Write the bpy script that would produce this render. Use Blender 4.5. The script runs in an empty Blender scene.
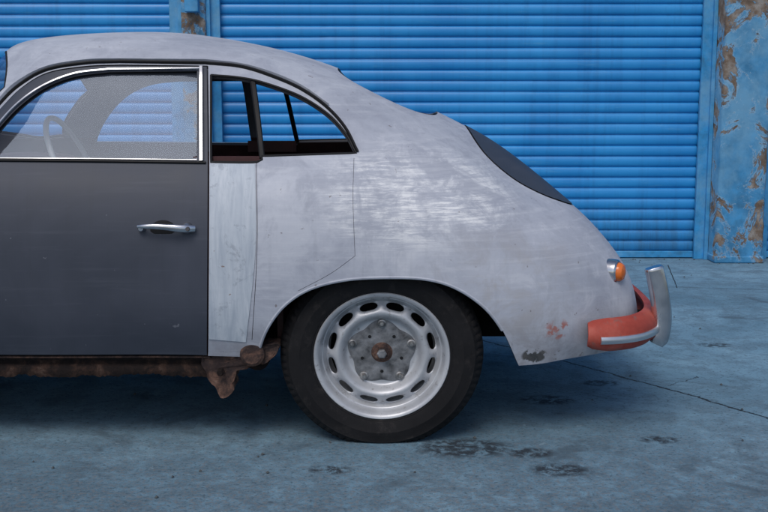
import bpy, math, random
import numpy as np
from mathutils import Vector, Matrix
from mathutils.geometry import delaunay_2d_cdt
random.seed(3); np.random.seed(3)
scene=bpy.context.scene
# ---------------------------------------------------------------- camera model (car frame; the car stands LIFT above it)
CW,CH,FPX=384.0,256.0,1066.7
CAMD,CAMH,PIT=3.36,1.10,math.atan(154/1066.7)
LIFT=.025
cp,sp=math.cos(PIT),math.sin(PIT)
def proj(P):
    P=np.asarray(P,float); dy=P[...,1]+CAMD; dz=P[...,2]-CAMH
    d=dy*cp-dz*sp; up=dy*sp+dz*cp
    return np.stack([CW+FPX*P[...,0]/d, CH-FPX*up/d],-1)
def survey(u,v,Y):
    """photo measurement -> metres on the vertical plane at depth Y"""
    a=(u-CW)/FPX; b=(CH-v)/FPX; t=(Y+CAMD)/(cp+b*sp)
    return np.array([a*t,Y,CAMH+t*(-sp+b*cp)])
# ---------------------------------------------------------------- node helpers
def newmat(name):
    m=bpy.data.materials.new(name); m.use_nodes=True
    nt=m.node_tree; b=nt.nodes['Principled BSDF']
    return m,nt,b
def N(nt,t,**k):
    n=nt.nodes.new(t)
    for a,v in k.items(): setattr(n,a,v)
    return n
def coords(nt,scale=(1,1,1),loc=(0,0,0),rot=(0,0,0)):
    tc=N(nt,'ShaderNodeTexCoord'); mp=N(nt,'ShaderNodeMapping')
    mp.inputs['Scale'].default_value=scale; mp.inputs['Location'].default_value=loc; mp.inputs['Rotation'].default_value=rot
    nt.links.new(tc.outputs['Object'],mp.inputs['Vector']); return mp.outputs['Vector']
def noise(nt,vec,scale,detail=4,rough=.55,dist=0):
    n=N(nt,'ShaderNodeTexNoise'); n.inputs['Scale'].default_value=scale; n.inputs['Detail'].default_value=detail
    n.inputs['Roughness'].default_value=rough; n.inputs['Distortion'].default_value=dist
    nt.links.new(vec,n.inputs['Vector']); return n.outputs['Fac']
def ramp(nt,fac,stops,interp='LINEAR'):
    r=N(nt,'ShaderNodeValToRGB'); r.color_ramp.interpolation=interp
    e=r.color_ramp.elements
    while len(e)<len(stops): e.new(.5)
    for i,(p,c) in enumerate(stops):
        e[i].position=p
        if not hasattr(c,'__len__'): c=(c,c,c)
        e[i].color=(*c,1)
    nt.links.new(fac,r.inputs['Fac']); return r.outputs['Color']
def mix(nt,f,a,b,mode='MIX'):
    m=N(nt,'ShaderNodeMix',data_type='RGBA',blend_type=mode)
    for i,v in ((0,f),(6,a),(7,b)):
        if hasattr(v,'is_linked'): nt.links.new(v,m.inputs[i])
        elif i==0: m.inputs[0].default_value=v
        else: m.inputs[i].default_value=(*v,1)
    return m.outputs[2]
def mth(nt,op,a,b=None,c=None,clamp=False):
    m=N(nt,'ShaderNodeMath',operation=op,use_clamp=clamp)
    for i,v in enumerate((a,b,c)):
        if v is None: continue
        if hasattr(v,'is_linked'): nt.links.new(v,m.inputs[i])
        else: m.inputs[i].default_value=v
    return m.outputs[0]
def bump(nt,b,h,strength=.3,dist=.005):
    n=N(nt,'ShaderNodeBump'); n.inputs['Strength'].default_value=strength; n.inputs['Distance'].default_value=dist
    nt.links.new(h,n.inputs['Height']); nt.links.new(n.outputs['Normal'],b.inputs['Normal'])
def blob(nt,c,r):
    """0..1 soft ellipsoid mask centred at c, radii r (metres)"""
    v=coords(nt,scale=tuple(1/q for q in r),loc=tuple(-a/q for a,q in zip(c,r)))
    g=N(nt,'ShaderNodeTexGradient',gradient_type='SPHERICAL'); nt.links.new(v,g.inputs['Vector']); return g.outputs['Fac']
def simple(name,col,rough=.5,metal=0,var=.12,nscale=8,bmp=0,bscale=60,spec=None):
    m,nt,b=newmat(name); v=coords(nt)
    f=noise(nt,v,nscale); d=tuple(c*(1-var*2.2) for c in col); l=tuple(min(1,c*(1+var*1.6)) for c in col)
    nt.links.new(ramp(nt,f,[(.25,d),(.75,l)]),b.inputs['Base Color'])
    nt.links.new(ramp(nt,f,[(.3,max(0,rough-.06)),(.7,min(1,rough+.08))]),b.inputs['Roughness'])
    b.inputs['Metallic'].default_value=metal
    if spec is not None: b.inputs['Specular IOR Level'].default_value=spec
    if bmp: bump(nt,b,noise(nt,v,bscale,4),bmp,.004)
    return m
# ---------------------------------------------------------------- materials
def primer_mat():
    m,nt,b=newmat('grey_primer'); v=coords(nt)
    big=noise(nt,v,2.0,6,.62,.5)
    col=ramp(nt,big,[(.30,(.335,.360,.425)),(.48,(.420,.445,.51)),(.66,(.50,.525,.585))])
    med=noise(nt,v,8,7,.7,.5); col=mix(nt,ramp(nt,med,[(.48,0),(.60,.50)]),col,(.30,.32,.385))
    col=mix(nt,ramp(nt,med,[(.34,.5),(.44,0)]),col,(.56,.58,.63))
    # sanding streaks
    vs=coords(nt,scale=(5,5,70),rot=(0,math.radians(8),0)); st=noise(nt,vs,1.0,5,.65,.3)
    col=mix(nt,ramp(nt,st,[(.5,0),(.70,.30)]),col,(.62,.64,.68))
    vs2=coords(nt,scale=(34,30,3.2),rot=(0,math.radians(-20),0)); st2=noise(nt,vs2,1.0,5,.6)
    col=mix(nt,ramp(nt,st2,[(.55,0),(.75,.30)]),col,(.27,.29,.34))
    # pale hand-sanded filler strokes on the quarter panel
    g=blob(nt,(.12,.0,.80),(.40,.9,.19)); ve=coords(nt,scale=(8,3,110),rot=(0,math.radians(10),0))
    e=noise(nt,ve,1.0,6,.72,.35); ve2=coords(nt,scale=(16,3,60),rot=(0,math.radians(-30),0)); e2=noise(nt,ve2,1.0,6,.7,.3)
    clump=ramp(nt,med,[(.40,1),(.56,.12)])
    k=mth(nt,'MAXIMUM',ramp(nt,e,[(.46,0),(.57,1)]),ramp(nt,e2,[(.52,0),(.62,.8)]))
    k=mth(nt,'MULTIPLY',mth(nt,'MULTIPLY',ramp(nt,g,[(.0,0),(.4,1)]),k),clump)
    col=mix(nt,mth(nt,'MULTIPLY',k,.9),col,(.78,.79,.80))
    gy=blob(nt,(.38,.2,.48),(.36,.6,.27))
    col=mix(nt,mth(nt,'MULTIPLY',gy,ramp(nt,med,[(.46,0),(.62,.6)])),col,(.44,.41,.38))
    c=noise(nt,v,34,4,.6); col=mix(nt,ramp(nt,c,[(.69,0),(.715,.75)]),col,(.17,.15,.15))
    # red-lead specks low on the tail and a rusted-through spot on the corner
    r=mth(nt,'MULTIPLY',ramp(nt,blob(nt,(.575,.13,.355),(.07,.35,.045)),[(.1,0),(.5,1)]),ramp(nt,c,[(.50,0),(.58,.85)]))
    col=mix(nt,r,col,(.42,.12,.085))
    r=mth(nt,'MULTIPLY',ramp(nt,blob(nt,(.495,.10,.272),(.055,.25,.034)),[(.15,0),(.3,1)]),ramp(nt,c,[(.44,0),(.50,1)]))
    col=mix(nt,r,col,(.03,.037,.042))
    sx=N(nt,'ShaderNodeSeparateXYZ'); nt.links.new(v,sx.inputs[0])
    lo=mth(nt,'SUBTRACT',1.0,mth(nt,'DIVIDE',mth(nt,'SUBTRACT',sx.outputs['Z'],.24),.20),clamp=True)  # shading of the lower body put into the colour, mottled
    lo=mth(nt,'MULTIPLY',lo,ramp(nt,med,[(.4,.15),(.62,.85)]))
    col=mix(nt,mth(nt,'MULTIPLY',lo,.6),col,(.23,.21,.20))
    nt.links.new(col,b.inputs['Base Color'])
    nt.links.new(ramp(nt,med,[(.3,.54),(.7,.74)]),b.inputs['Roughness'])
    b.inputs['Specular IOR Level'].default_value=.32
    bump(nt,b,mth(nt,'ADD',mth(nt,'ADD',noise(nt,v,5,2),mth(nt,'MULTIPLY',med,.25)),mth(nt,'MULTIPLY',st,.10)),.32,.012)
    return m
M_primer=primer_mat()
def door_mat():
    m,nt,b=newmat('dark_grey_primer'); v=coords(nt)
    big=noise(nt,v,2.5,6,.6,.5)
    col=ramp(nt,big,[(.3,(.036,.043,.060)),(.7,(.060,.068,.092))])
    vs=coords(nt,scale=(3,3,50)); st=noise(nt,vs,1.0,5,.65,.3)
    col=mix(nt,ramp(nt,st,[(.55,0),(.8,.3)]),col,(.12,.13,.16))
    vs=coords(nt,scale=(26,3,2)); st=noise(nt,vs,1.0,5,.65,.3)
    col=mix(nt,ramp(nt,st,[(.55,0),(.8,.35)]),col,(.035,.04,.052))
    c=noise(nt,v,45,3,.5); col=mix(nt,ramp(nt,c,[(.74,0),(.76,.5)]),col,(.2,.21,.24))
    nt.links.new(col,b.inputs['Base Color']); nt.links.new(ramp(nt,big,[(.3,.5),(.7,.62)]),b.inputs['Roughness'])
    b.inputs['Specular IOR Level'].default_value=.36
    bump(nt,b,noise(nt,v,5,2),.16,.012)
    return m
M_door=door_mat()
def patch_mat():
    m,nt,b=newmat('pale_filler_primer'); v=coords(nt)
    vs=coords(nt,scale=(40,10,4)); st=noise(nt,vs,1.0,6,.7,.6)
    col=ramp(nt,st,[(.3,(.35,.40,.47)),(.5,(.45,.50,.56)),(.7,(.56,.60,.65))])
    k=noise(nt,v,14,7,.75,.5); col=mix(nt,ramp(nt,k,[(.56,0),(.62,.55)]),col,(.26,.29,.34))
    c=noise(nt,v,40,4,.6); col=mix(nt,ramp(nt,c,[(.68,0),(.70,.8)]),col,(.20,.13,.10))
    nt.links.new(col,b.inputs['Base Color']); b.inputs['Roughness'].default_value=.6
    bump(nt,b,noise(nt,v,14,3),.35,.008)
    return m
M_patch=patch_mat()
M_rim_edge=simple('raw_steel_edge',(.10,.095,.10),.7)
def liner_mat():
    m,nt,b=newmat('cabin_lining'); v=coords(nt); sx=N(nt,'ShaderNodeSeparateXYZ'); nt.links.new(v,sx.inputs[0])
    f=mth(nt,'GREATER_THAN',sx.outputs['Z'],.94)
    nz=noise(nt,v,12)
    nt.links.new(mix(nt,f,ramp(nt,nz,[(.3,(.03,.012,.014)),(.7,(.07,.026,.028))]),ramp(nt,nz,[(.3,(.07,.078,.105)),(.7,(.12,.13,.165))])),b.inputs['Base Color'])
    b.inputs['Roughness'].default_value=.85; return m
M_liner=liner_mat()
M_black=simple('black_rubber_seal',(.010,.010,.011),.6,spec=.3)
M_chrome=simple('worn_chrome',(.62,.63,.66),.2,1,.12,14)
M_alu=simple('polished_aluminium',(.68,.68,.70),.34,1,.08)
def tyre_mat():
    m,nt,b=newmat('tyre_rubber'); v=coords(nt)
    f=noise(nt,v,7,6,.65); col=ramp(nt,f,[(.3,(.008,.008,.009)),(.7,(.016,.0155,.017))])
    d=noise(nt,v,24,7,.7); col=mix(nt,ramp(nt,d,[(.55,0),(.72,.5)]),col,(.05,.044,.042))
    nt.links.new(col,b.inputs['Base Color']); b.inputs['Roughness'].default_value=.75; b.inputs['Specular IOR Level'].default_value=.2
    bump(nt,b,noise(nt,v,140,3),.2,.003); return m
M_tyre=tyre_mat()
def rust_mat(name,k):
    m,nt,b=newmat(name); v=coords(nt)
    f=noise(nt,v,13,8,.7,.3); col=ramp(nt,f,[(.3,tuple(k*c for c in (.006,.005,.006))),(.48,tuple(k*c for c in (.016,.011,.010))),(.58,tuple(k*c for c in (.042,.024,.018))),(.75,tuple(k*c for c in (.11,.08,.065)))])
    nt.links.new(col,b.inputs['Base Color']); b.inputs['Roughness'].default_value=.9; b.inputs['Specular IOR Level'].default_value=.2
    bump(nt,b,noise(nt,v,35,6,.7),.8,.008); return m
M_rust=rust_mat('rusty_steel',1.0); M_rust2=rust_mat('flaking_rusty_steel',3.2)
M_dark=simple('underbody_black',(.010,.0095,.0095),.95,0,.3,spec=.1)
def red_mat():
    m,nt,b=newmat('red_primer'); v=coords(nt)
    f=noise(nt,v,9,6,.65,.3); col=ramp(nt,f,[(.3,(.27,.042,.028)),(.5,(.37,.062,.042)),(.7,(.44,.11,.08))])
    d=noise(nt,v,30,6,.7); col=mix(nt,ramp(nt,d,[(.57,0),(.66,.7)]),col,(.18,.12,.105))
    nt.links.new(col,b.inputs['Base Color']); b.inputs['Roughness'].default_value=.6; b.inputs['Specular IOR Level'].default_value=.3; bump(nt,b,f,.2,.008); return m
M_red=red_mat()
M_cream=simple('cream_bakelite',(.50,.50,.47),.35,0,.05)
M_seat=simple('oxblood_leather',(.06,.020,.020),.6,0,.15,20,.2,90)
M_drum=simple('cast_iron_drum',(.19,.198,.21),.6,.3,.38,26,.8,60)
M_nut=simple('steel_nut',(.36,.355,.35),.4,.8,.3,60)
M_amber=simple('amber_lens',(.72,.17,.03),.15,0,.05)
def wheel_mat():
    m,nt,b=newmat('silver_wheel_paint'); v=coords(nt)
    f=noise(nt,v,10,6,.6); col=ramp(nt,f,[(.3,(.42,.435,.465)),(.7,(.58,.595,.62))])
    c=noise(nt,v,42,6,.7); col=mix(nt,ramp(nt,c,[(.58,0),(.68,.65)]),col,(.17,.155,.15))
    nt.links.new(col,b.inputs['Base Color']); b.inputs['Metallic'].default_value=.35; b.inputs['Roughness'].default_value=.43
    return m
M_wheel=wheel_mat()
def glass_mat():
    m=bpy.data.materials.new('reflection_haze_glass'); m.use_nodes=True; nt=m.node_tree; nt.nodes.clear()
    out=N(nt,'ShaderNodeOutputMaterial'); tr=N(nt,'ShaderNodeBsdfTransparent'); gl=N(nt,'ShaderNodeBsdfGlossy'); df=N(nt,'ShaderNodeBsdfDiffuse')
    tr.inputs['Color'].default_value=(.80,.83,.86,1); gl.inputs['Roughness'].default_value=.02; df.inputs['Color'].default_value=(.22,.26,.36,1)
    gl.inputs['Color'].default_value=(.62,.72,.90,1)
    lw=N(nt,'ShaderNodeLayerWeight'); lw.inputs['Blend'].default_value=.5
    fr=mth(nt,'ADD',mth(nt,'MULTIPLY',mth(nt,'POWER',lw.outputs['Facing'],5.0),.80),.035,clamp=True)
    m1=N(nt,'ShaderNodeMixShader'); m2=N(nt,'ShaderNodeMixShader')
    f=ramp(nt,noise(nt,coords(nt),4,5,.6),[(.3,.03),(.7,.10)])  # patchy diffuse veil mixed in to imitate reflection haze on the panes
    nt.links.new(f,m1.inputs[0]); nt.links.new(tr.outputs[0],m1.inputs[1]); nt.links.new(df.outputs[0],m1.inputs[2])
    nt.links.new(fr,m2.inputs[0]); nt.links.new(m1.outputs[0],m2.inputs[1]); nt.links.new(gl.outputs[0],m2.inputs[2])
    nt.links.new(m2.outputs[0],out.inputs['Surface']); return m
M_glass=glass_mat()
# ---------------------------------------------------------------- object helpers
def empty(name):
    o=bpy.data.objects.new(name,None); scene.collection.objects.link(o); return o
def mesh(name,verts,faces,mat,parent=None,smooth=True,normals=None,mats=None,mi=None,autosm=None):
    me=bpy.data.meshes.new(name); me.from_pydata([tuple(map(float,v)) for v in verts],[],[tuple(int(i) for i in f) for f in faces])
    for mm in (mats or [mat]): me.materials.append(mm)
    if mi is not None: me.polygons.foreach_set('material_index',list(mi))
    if smooth:
        me.polygons.foreach_set('use_smooth',[True]*len(me.polygons))
        if autosm: me.set_sharp_from_angle(angle=math.radians(autosm))
    me.update()
    if normals is not None: me.normals_split_custom_set_from_vertices([tuple(n) for n in normals])
    o=bpy.data.objects.new(name,me); scene.collection.objects.link(o)
    if parent: o.parent=parent
    return o
def box(name,lo,hi,mat,parent=None,bev=0.0):
    x0,y0,z0=lo;x1,y1,z1=hi
    v=[(x0,y0,z0),(x1,y0,z0),(x1,y1,z0),(x0,y1,z0),(x0,y0,z1),(x1,y0,z1),(x1,y1,z1),(x0,y1,z1)]
    f=[(0,3,2,1),(4,5,6,7),(0,1,5,4),(1,2,6,5),(2,3,7,6),(3,0,4,7)]
    o=mesh(name,v,f,mat,parent,False)
    if bev:
        md=o.modifiers.new('b','BEVEL'); md.width=bev; md.segments=3; o.data.polygons.foreach_set('use_smooth',[True]*6)
        md.harden_normals=True
    return o
def unit(a): return a/(np.linalg.norm(a,axis=-1,keepdims=True)+1e-12)
def sweep(name,path,nrm,prof,mat,parent=None,autosm=40,scale=None):
    path=np.asarray(path,float); n=len(path); T=unit(np.gradient(path,axis=0)); Nn=np.broadcast_to(np.asarray(nrm,float),path.shape)
    Nn=unit(Nn-(Nn*T).sum(1,keepdims=True)*T); B=np.cross(T,Nn); k=len(prof); V=[]
    for i in range(n):
        s=1 if scale is None else scale[i]
        for a,b in prof: V.append(path[i]+s*(a*B[i]+b*Nn[i]))
    F=[(i*k+j,i*k+(j+1)%k,(i+1)*k+(j+1)%k,(i+1)*k+j) for i in range(n-1) for j in range(k)]
    F+= [tuple(range(k))[::-1], tuple((n-1)*k+j for j in range(k))]
    return mesh(name,V,F,mat,parent,True,autosm=autosm)
def circ(r,k=10,sy=1): return [(r*math.cos(2*math.pi*i/k),r*sy*math.sin(2*math.pi*i/k)) for i in range(k)]
def lathe(name,prof,mat,parent=None,n=96,M=None,autosm=35,closed=False):
    V=[];k=len(prof)
    for i in range(n):
        a=2*math.pi*i/n
        for r,y in prof: V.append((r*math.cos(a),y,r*math.sin(a)))
    F=[]
    for i in range(n):
        for j in range(k if closed else k-1):
            j2=(j+1)%k; i2=(i+1)%n; F.append((i*k+j,i*k+j2,i2*k+j2,i2*k+j))
    if M is not None: V=[M@Vector(v) for v in V]
    return mesh(name,V,F,mat,parent,True,autosm=autosm)
def cr(pts,step):
    """Catmull-Rom through points, resampled at ~step"""
    p=np.asarray(pts,float)
    if len(p)==2:
        n=max(1,int(np.linalg.norm(p[1]-p[0])/step)); return np.array([p[0]+(p[1]-p[0])*i/n for i in range(n+1)])
    q=np.vstack([2*p[0]-p[1],p,2*p[-1]-p[-2]]); out=[]
    for i in range(1,len(q)-2):
        n=max(2,int(np.linalg.norm(q[i+1]-q[i])/step))
        for a in range(n):
            t=a/n
            out.append(.5*((2*q[i])+(-q[i-1]+q[i+1])*t+(2*q[i-1]-5*q[i]+4*q[i+1]-q[i+2])*t*t+(-q[i-1]+3*q[i]-3*q[i+1]+q[i+2])*t**3))
    out.append(q[-2]); return np.array(out)
def path(*segs,step=5.0):
    out=[]
    for s in segs:
        c=cr(s,step)
        if len(out) and np.linalg.norm(out[-1]-c[0])<1e-6: c=c[1:]
        out+=list(c)
    return np.array(out)
def inpoly(P,poly):
    x,y=P[:,0],P[:,1]; c=np.zeros(len(P),bool); n=len(poly)
    for i in range(n):
        x1,y1=poly[i];x2,y2=poly[(i+1)%n]
        if y1==y2: continue
        k=((y1>y)!=(y2>y))&(x<(x2-x1)*(y-y1)/(y2-y1)+x1); c^=k
    return c
def distpl(P,pl):
    d=np.full(len(P),1e9)
    for i in range(len(pl)-1):
        a,b=pl[i],pl[i+1]; ab=b-a; t=np.clip(((P-a)@ab)/(ab@ab+1e-15),0,1)
        d=np.minimum(d,np.linalg.norm(P-(a+t[:,None]*ab),axis=1))
    return d
# ================================================================ CAR BODY SURFACE
YC=.83
def st(x,wz):  # planar station
    return [(x,w,z) for w,z in wz]
STA=[
 [(-2.74,.50,.27),(-2.80,.50,.29),(-2.83,.47,.31),(-2.84,.43,.32),(-2.85,.38,.33),(-2.86,.32,.33),(-2.87,.25,.335),(-2.87,.18,.335),(-2.88,.09,.335),(-2.88,0,.335)],
 [(-2.70,.58,.27),(-2.75,.58,.36),(-2.78,.56,.44),(-2.79,.52,.50),(-2.80,.46,.53),(-2.81,.39,.54),(-2.82,.31,.535),(-2.82,.22,.53),(-2.83,.11,.53),(-2.83,0,.53)],
 st(-2.58,[(.68,.27),(.705,.38),(.71,.50),(.69,.62),(.62,.70),(.54,.725),(.44,.71),(.32,.69),(.16,.69),(0,.69)]),
 st(-2.30,[(.75,.27),(.79,.40),(.80,.55),(.78,.69),(.71,.79),(.62,.83),(.52,.825),(.38,.81),(.2,.82),(0,.83)]),
 st(-1.95,[(.78,.28),(.81,.40),(.82,.55),(.80,.70),(.75,.82),(.67,.865),(.57,.88),(.42,.89),(.22,.91),(0,.92)]),
 [(-1.60,.785,.28),(-1.60,.815,.40),(-1.60,.828,.55),(-1.60,.81,.70),(-1.58,.76,.83),(-1.53,.70,.895),(-1.54,.63,.925),(-1.60,.49,.945),(-1.72,.26,.962),(-1.78,0,.97)],
 [(-1.43,.785,.28),(-1.43,.82,.40),(-1.43,.83,.55),(-1.43,.815,.70),(-1.42,.77,.835),(-1.40,.72,.905),(-1.38,.655,.97),(-1.33,.575,1.06),(-1.42,.34,1.19),(-1.465,0,1.235)],
 [(-1.27,.785,.28),(-1.27,.82,.40),(-1.27,.83,.55),(-1.27,.818,.70),(-1.27,.775,.84),(-1.27,.73,.91),(-1.25,.66,1.03),(-1.21,.575,1.165),(-1.30,.34,1.285),(-1.36,0,1.325)],
 st(-1.0,[(.785,.28),(.82,.40),(.83,.55),(.82,.70),(.775,.84),(.73,.915),(.66,1.06),(.565,1.232),(.34,1.332),(0,1.362)]),
 st(-.65,[(.785,.28),(.82,.40),(.83,.55),(.82,.70),(.775,.84),(.73,.915),(.655,1.06),(.56,1.222),(.33,1.317),(0,1.347)]),
 st(-.35,[(.785,.27),(.82,.40),(.83,.55),(.82,.70),(.775,.84),(.72,.92),(.645,1.04),(.55,1.172),(.31,1.262),(0,1.286)]),
 st(.0,[(.785,.25),(.82,.385),(.83,.54),(.81,.70),(.75,.83),(.67,.92),(.58,1.0),(.45,1.08),(.24,1.14),(0,1.158)]),
 st(.3,[(.78,.24),(.81,.36),(.815,.49),(.79,.64),(.72,.765),(.62,.85),(.50,.905),(.36,.955),(.18,1.0),(0,1.017)]),
 st(.5,[(.745,.24),(.77,.35),(.77,.46),(.74,.58),(.68,.675),(.59,.74),(.47,.782),(.34,.825),(.17,.876),(0,.895)]),
 [(.60,.70,.245),(.615,.72,.33),(.63,.715,.42),(.645,.69,.51),(.66,.635,.595),(.675,.56,.65),(.69,.46,.685),(.70,.34,.705),(.707,.18,.72),(.71,0,.725)],
 [(.725,.62,.245),(.76,.63,.33),(.78,.615,.41),(.795,.58,.48),(.80,.53,.54),(.805,.46,.58),(.81,.37,.60),(.815,.27,.605),(.82,.14,.61),(.825,0,.61)],
 [(.785,.57,.245),(.835,.565,.31),(.86,.54,.37),(.875,.50,.415),(.885,.45,.45),(.89,.38,.47),(.89,.30,.48),(.895,.22,.485),(.895,.11,.49),(.90,0,.49)],
 [(.815,.53,.245),(.87,.515,.27),(.895,.485,.29),(.91,.445,.305),(.92,.39,.315),(.92,.33,.32),(.925,.26,.325),(.928,.18,.33),(.93,.09,.33),(.93,0,.33)],
]
C=np.array(STA,float)
Cm=C[:,:-1][:,::-1].copy(); Cm[...,1]*=-1
CF=np.concatenate([C,Cm],1)
sk=np.concatenate([[0],np.cumsum(np.linalg.norm(np.diff(C[:,1:8],axis=0),axis=2).mean(1))])
tk=np.concatenate([[0],np.cumsum(np.linalg.norm(np.diff(CF[6:14],axis=1),axis=2).mean(0))])
S1=sk[-1]; T1=tk[9]
def spl_basis(k):
    n=len(k); h=np.diff(k); A=np.zeros((n,n)); R=np.zeros((n,n)); A[0,0]=A[-1,-1]=1
    for i in range(1,n-1):
        A[i,i-1]=h[i-1];A[i,i]=2*(h[i-1]+h[i]);A[i,i+1]=h[i]
        R[i,i-1]=6/h[i-1];R[i,i]=-6/h[i-1]-6/h[i];R[i,i+1]=6/h[i]
    return np.linalg.solve(A,R)
M2s,M2t=spl_basis(sk),spl_basis(tk)
def wts(k,M2,q):
    q=np.clip(q,k[0],k[-1]); i=np.clip(np.searchsorted(k,q)-1,0,len(k)-2); h=k[i+1]-k[i]
    a=(k[i+1]-q)/h; b=(q-k[i])/h; n=len(k); W=np.zeros((len(q),n)); r=np.arange(len(q))
    W[r,i]+=a; W[r,i+1]+=b
    W+=((a**3-a)*h*h/6)[:,None]*M2[i]+((b**3-b)*h*h/6)[:,None]*M2[i+1]
    return W
def car(st_):
    st_=np.asarray(st_,float); return np.einsum('ni,nj,ijk->nk',wts(sk,M2s,st_[:,0]),wts(tk,M2t,st_[:,1]),CF)
def wor(P): Q=P.copy(); Q[:,1]=YC-P[:,1]; return Q
def surf(st_): return wor(car(st_))
def surfn(st_):
    e=1e-3; st_=np.asarray(st_,float); s=np.clip(st_,[e,e],[S1-e,tk[-1]-e])
    a=surf(s+[e,0])-surf(s-[e,0]); b=surf(s+[0,e])-surf(s-[0,e]); n=np.cross(a,b); return unit(n)
ntest=surfn(np.array([[sk[8],tk[2]]]))[0]; NS=-1.0 if ntest[1]>0 else 1.0
def nrm(st_): return NS*surfn(st_)
gs,gt=np.meshgrid(np.linspace(0,S1,420),np.linspace(0,T1,220),indexing='ij'); GST=np.stack([gs.ravel(),gt.ravel()],1); GP=car(GST)
MODES={'px':lambda P:proj(wor(P))/300.0,'xz':lambda P:P[:,[0,2]],'xw':lambda P:P[:,[0,1]]}
def inv(tg,mode):
    F=MODES[mode]; tg=np.asarray(tg,float).copy()
    if mode=='px': tg=tg/300.0
    G=F(GP); ok=np.ones(len(G),bool)
    if mode=='xw': ok=GP[:,2]>.45
    if mode=='xz': ok=GST[:,1]<tk[5]
    if mode=='xw': ok&=GST[:,1]>tk[4]
    idx=np.nonzero(ok)[0]; q=np.array([GST[idx[np.argmin(((G[idx]-t)**2).sum(1))]] for t in tg])
    for _ in range(8):
        e=1e-4; f0=F(car(q)); r=tg-f0
        js=(F(car(q+[e,0]))-F(car(q-[e,0])))/(2*e); jt=(F(car(q+[0,e]))-F(car(q-[0,e])))/(2*e)
        det=js[:,0]*jt[:,1]-js[:,1]*jt[:,0]; det=np.where(abs(det)<.05,np.inf,det)
        d=np.stack([(r[:,0]*jt[:,1]-r[:,1]*jt[:,0])/det,(js[:,0]*r[:,1]-js[:,1]*r[:,0])/det],1)
        q=np.clip(q+np.clip(d,-.02,.02),[0,0],[S1,T1])
    return q
# ---- outlines (side view measurements, wrapped on to the surface)
door_win=inv(path([(197,160),(-22,158)],[(-22,158),(-12,143),(0,127),(20,106),(45,88),(75,76.5),(110,72)],[(110,72),(197,71)],[(197,71),(197,160)]),'px')
door_out=inv(path([(207.5,66),(208.5,165),(207.5,356)],[(207.5,356),(60,357),(-85,358)],[(-85,358),(-92,250),(-92,166)],[(-92,166),(-46,162)],[(-46,162),(-22,132),(0,109),(20,89),(47,73),(85,66.5),(120,65)],[(120,65),(207.5,66)]),'px')
qwin=inv(path([(211,75),(240,77.5),(265,83),(300,96),(328,114),(346,134),(356,153)],[(356,153),(262,156)],[(262,156),(257,162),(211,162)],[(211,162),(211,75)]),'px')
arch=inv(path([(257,372),(259,350),(268,327),(285,305),(310,289),(345,280),(385,277.5),(425,279),(455,287.5),(482,305),(500,326),(512,350),(521,372)],[(521,372),(257,372)]),'px')
patch=inv(path([(210,164),(255,164)],[(255,164),(255.5,250),(246,342)],[(246,342),(209,339)],[(209,339),(210,164)]),'px')
seam1=inv(path([(256.5,160),(257,250),(252,340)]),'px')
seam2=inv(path([(354,158),(353,200),(355,256)],[(355,256),(330,274),(298,291)]),'px')
lid=inv(path([(.312,0),(.318,.15),(.335,.28),(.37,.36),(.44,.395),(.52,.395),(.60,.37),(.67,.30),(.71,.18),(.725,0)],step=.02),'xw')
rwin=inv(path([(-.175,0),(-.17,.2),(-.145,.29),(-.10,.335),(-.02,.355),(.07,.35),(.14,.31),(.185,.23),(.203,.12),(.205,0)],step=.02),'xw')
lid[0,1]=lid[-1,1]=T1; rwin[0,1]=rwin[-1,1]=T1
farch=inv(path([(-2.11+.37*math.cos(a),.27+.33*math.sin(a)) for a in np.linspace(-.25,math.pi+.25,24)],step=.03),'xz')
farch=np.vstack([farch,farch[:1]])
hd=inv(path([(-1.425,0),(-1.41,.14),(-1.355,.30),(-1.31,.43),(-1.29,.52)],step=.02),'xw'); hd[0,1]=T1
pl_=inv(path([(-4,95),(-26,120),(-50,146)]),'px')
s_b=sk[5]+.025
base=path([tuple(pl_[-1]),(s_b+.012,(pl_[-1][1]+tk[7])/2),(s_b,tk[7]+.05),(s_b,tk[8]),(s_b,T1)],step=.02)
wscreen=np.vstack([hd,pl_,base[1:]])
holes=dict(door_win=door_win,qwin=qwin,arch=arch,farch=farch,rwin=rwin,wscreen=wscreen)
def offs(pl,d):
    t=unit(np.gradient(pl,axis=0)); return pl+d*np.stack([-t[:,1],t[:,0]],1)
gaps=[(np.vstack([door_out,door_out[:1]]),.0026),(seam1,.0009),(seam2,.0006),(lid,.0028)]
cons=[]
for k,h in holes.items():
    cl=k not in('rwin','wscreen'); cons.append(np.vstack([h,h[:1]]) if cl and np.linalg.norm(h[0]-h[-1])>1e-9 else h)
cons.append(np.vstack([patch,patch[:1]]))
for g,w in gaps: cons+= [offs(g,w),offs(g,-w)]
SP=.02
ns_=int(S1/SP); nt_=int(T1/SP)
a,b=np.meshgrid(np.linspace(0,S1,ns_+1),np.linspace(0,T1,nt_+1),indexing='ij'); grid=np.stack([a.ravel(),b.ravel()],1)
allc=np.vstack(cons); keep=np.ones(len(grid),bool)
for i in range(0,len(grid),2000): keep[i:i+2000]=np.sqrt(((grid[i:i+2000,None]-allc[None])**2).sum(2)).min(1)>.006
bd=(grid[:,0]==0)|(grid[:,0]==S1)|(grid[:,1]==0)|(grid[:,1]==T1)
grid=grid[keep|bd]
V2=list(map(tuple,grid)); E=[]
for c in cons:
    c=np.clip(c,[0,0],[S1,T1]); k=[True]+[np.linalg.norm(c[i]-c[i-1])>1e-5 for i in range(1,len(c))]; c=c[np.array(k)]
    n0=len(V2); V2+=list(map(tuple,c)); E+=[(n0+i,n0+i+1) for i in range(len(c)-1)]
r=delaunay_2d_cdt([Vector(v) for v in V2],E,[],0,1e-6)
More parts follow.
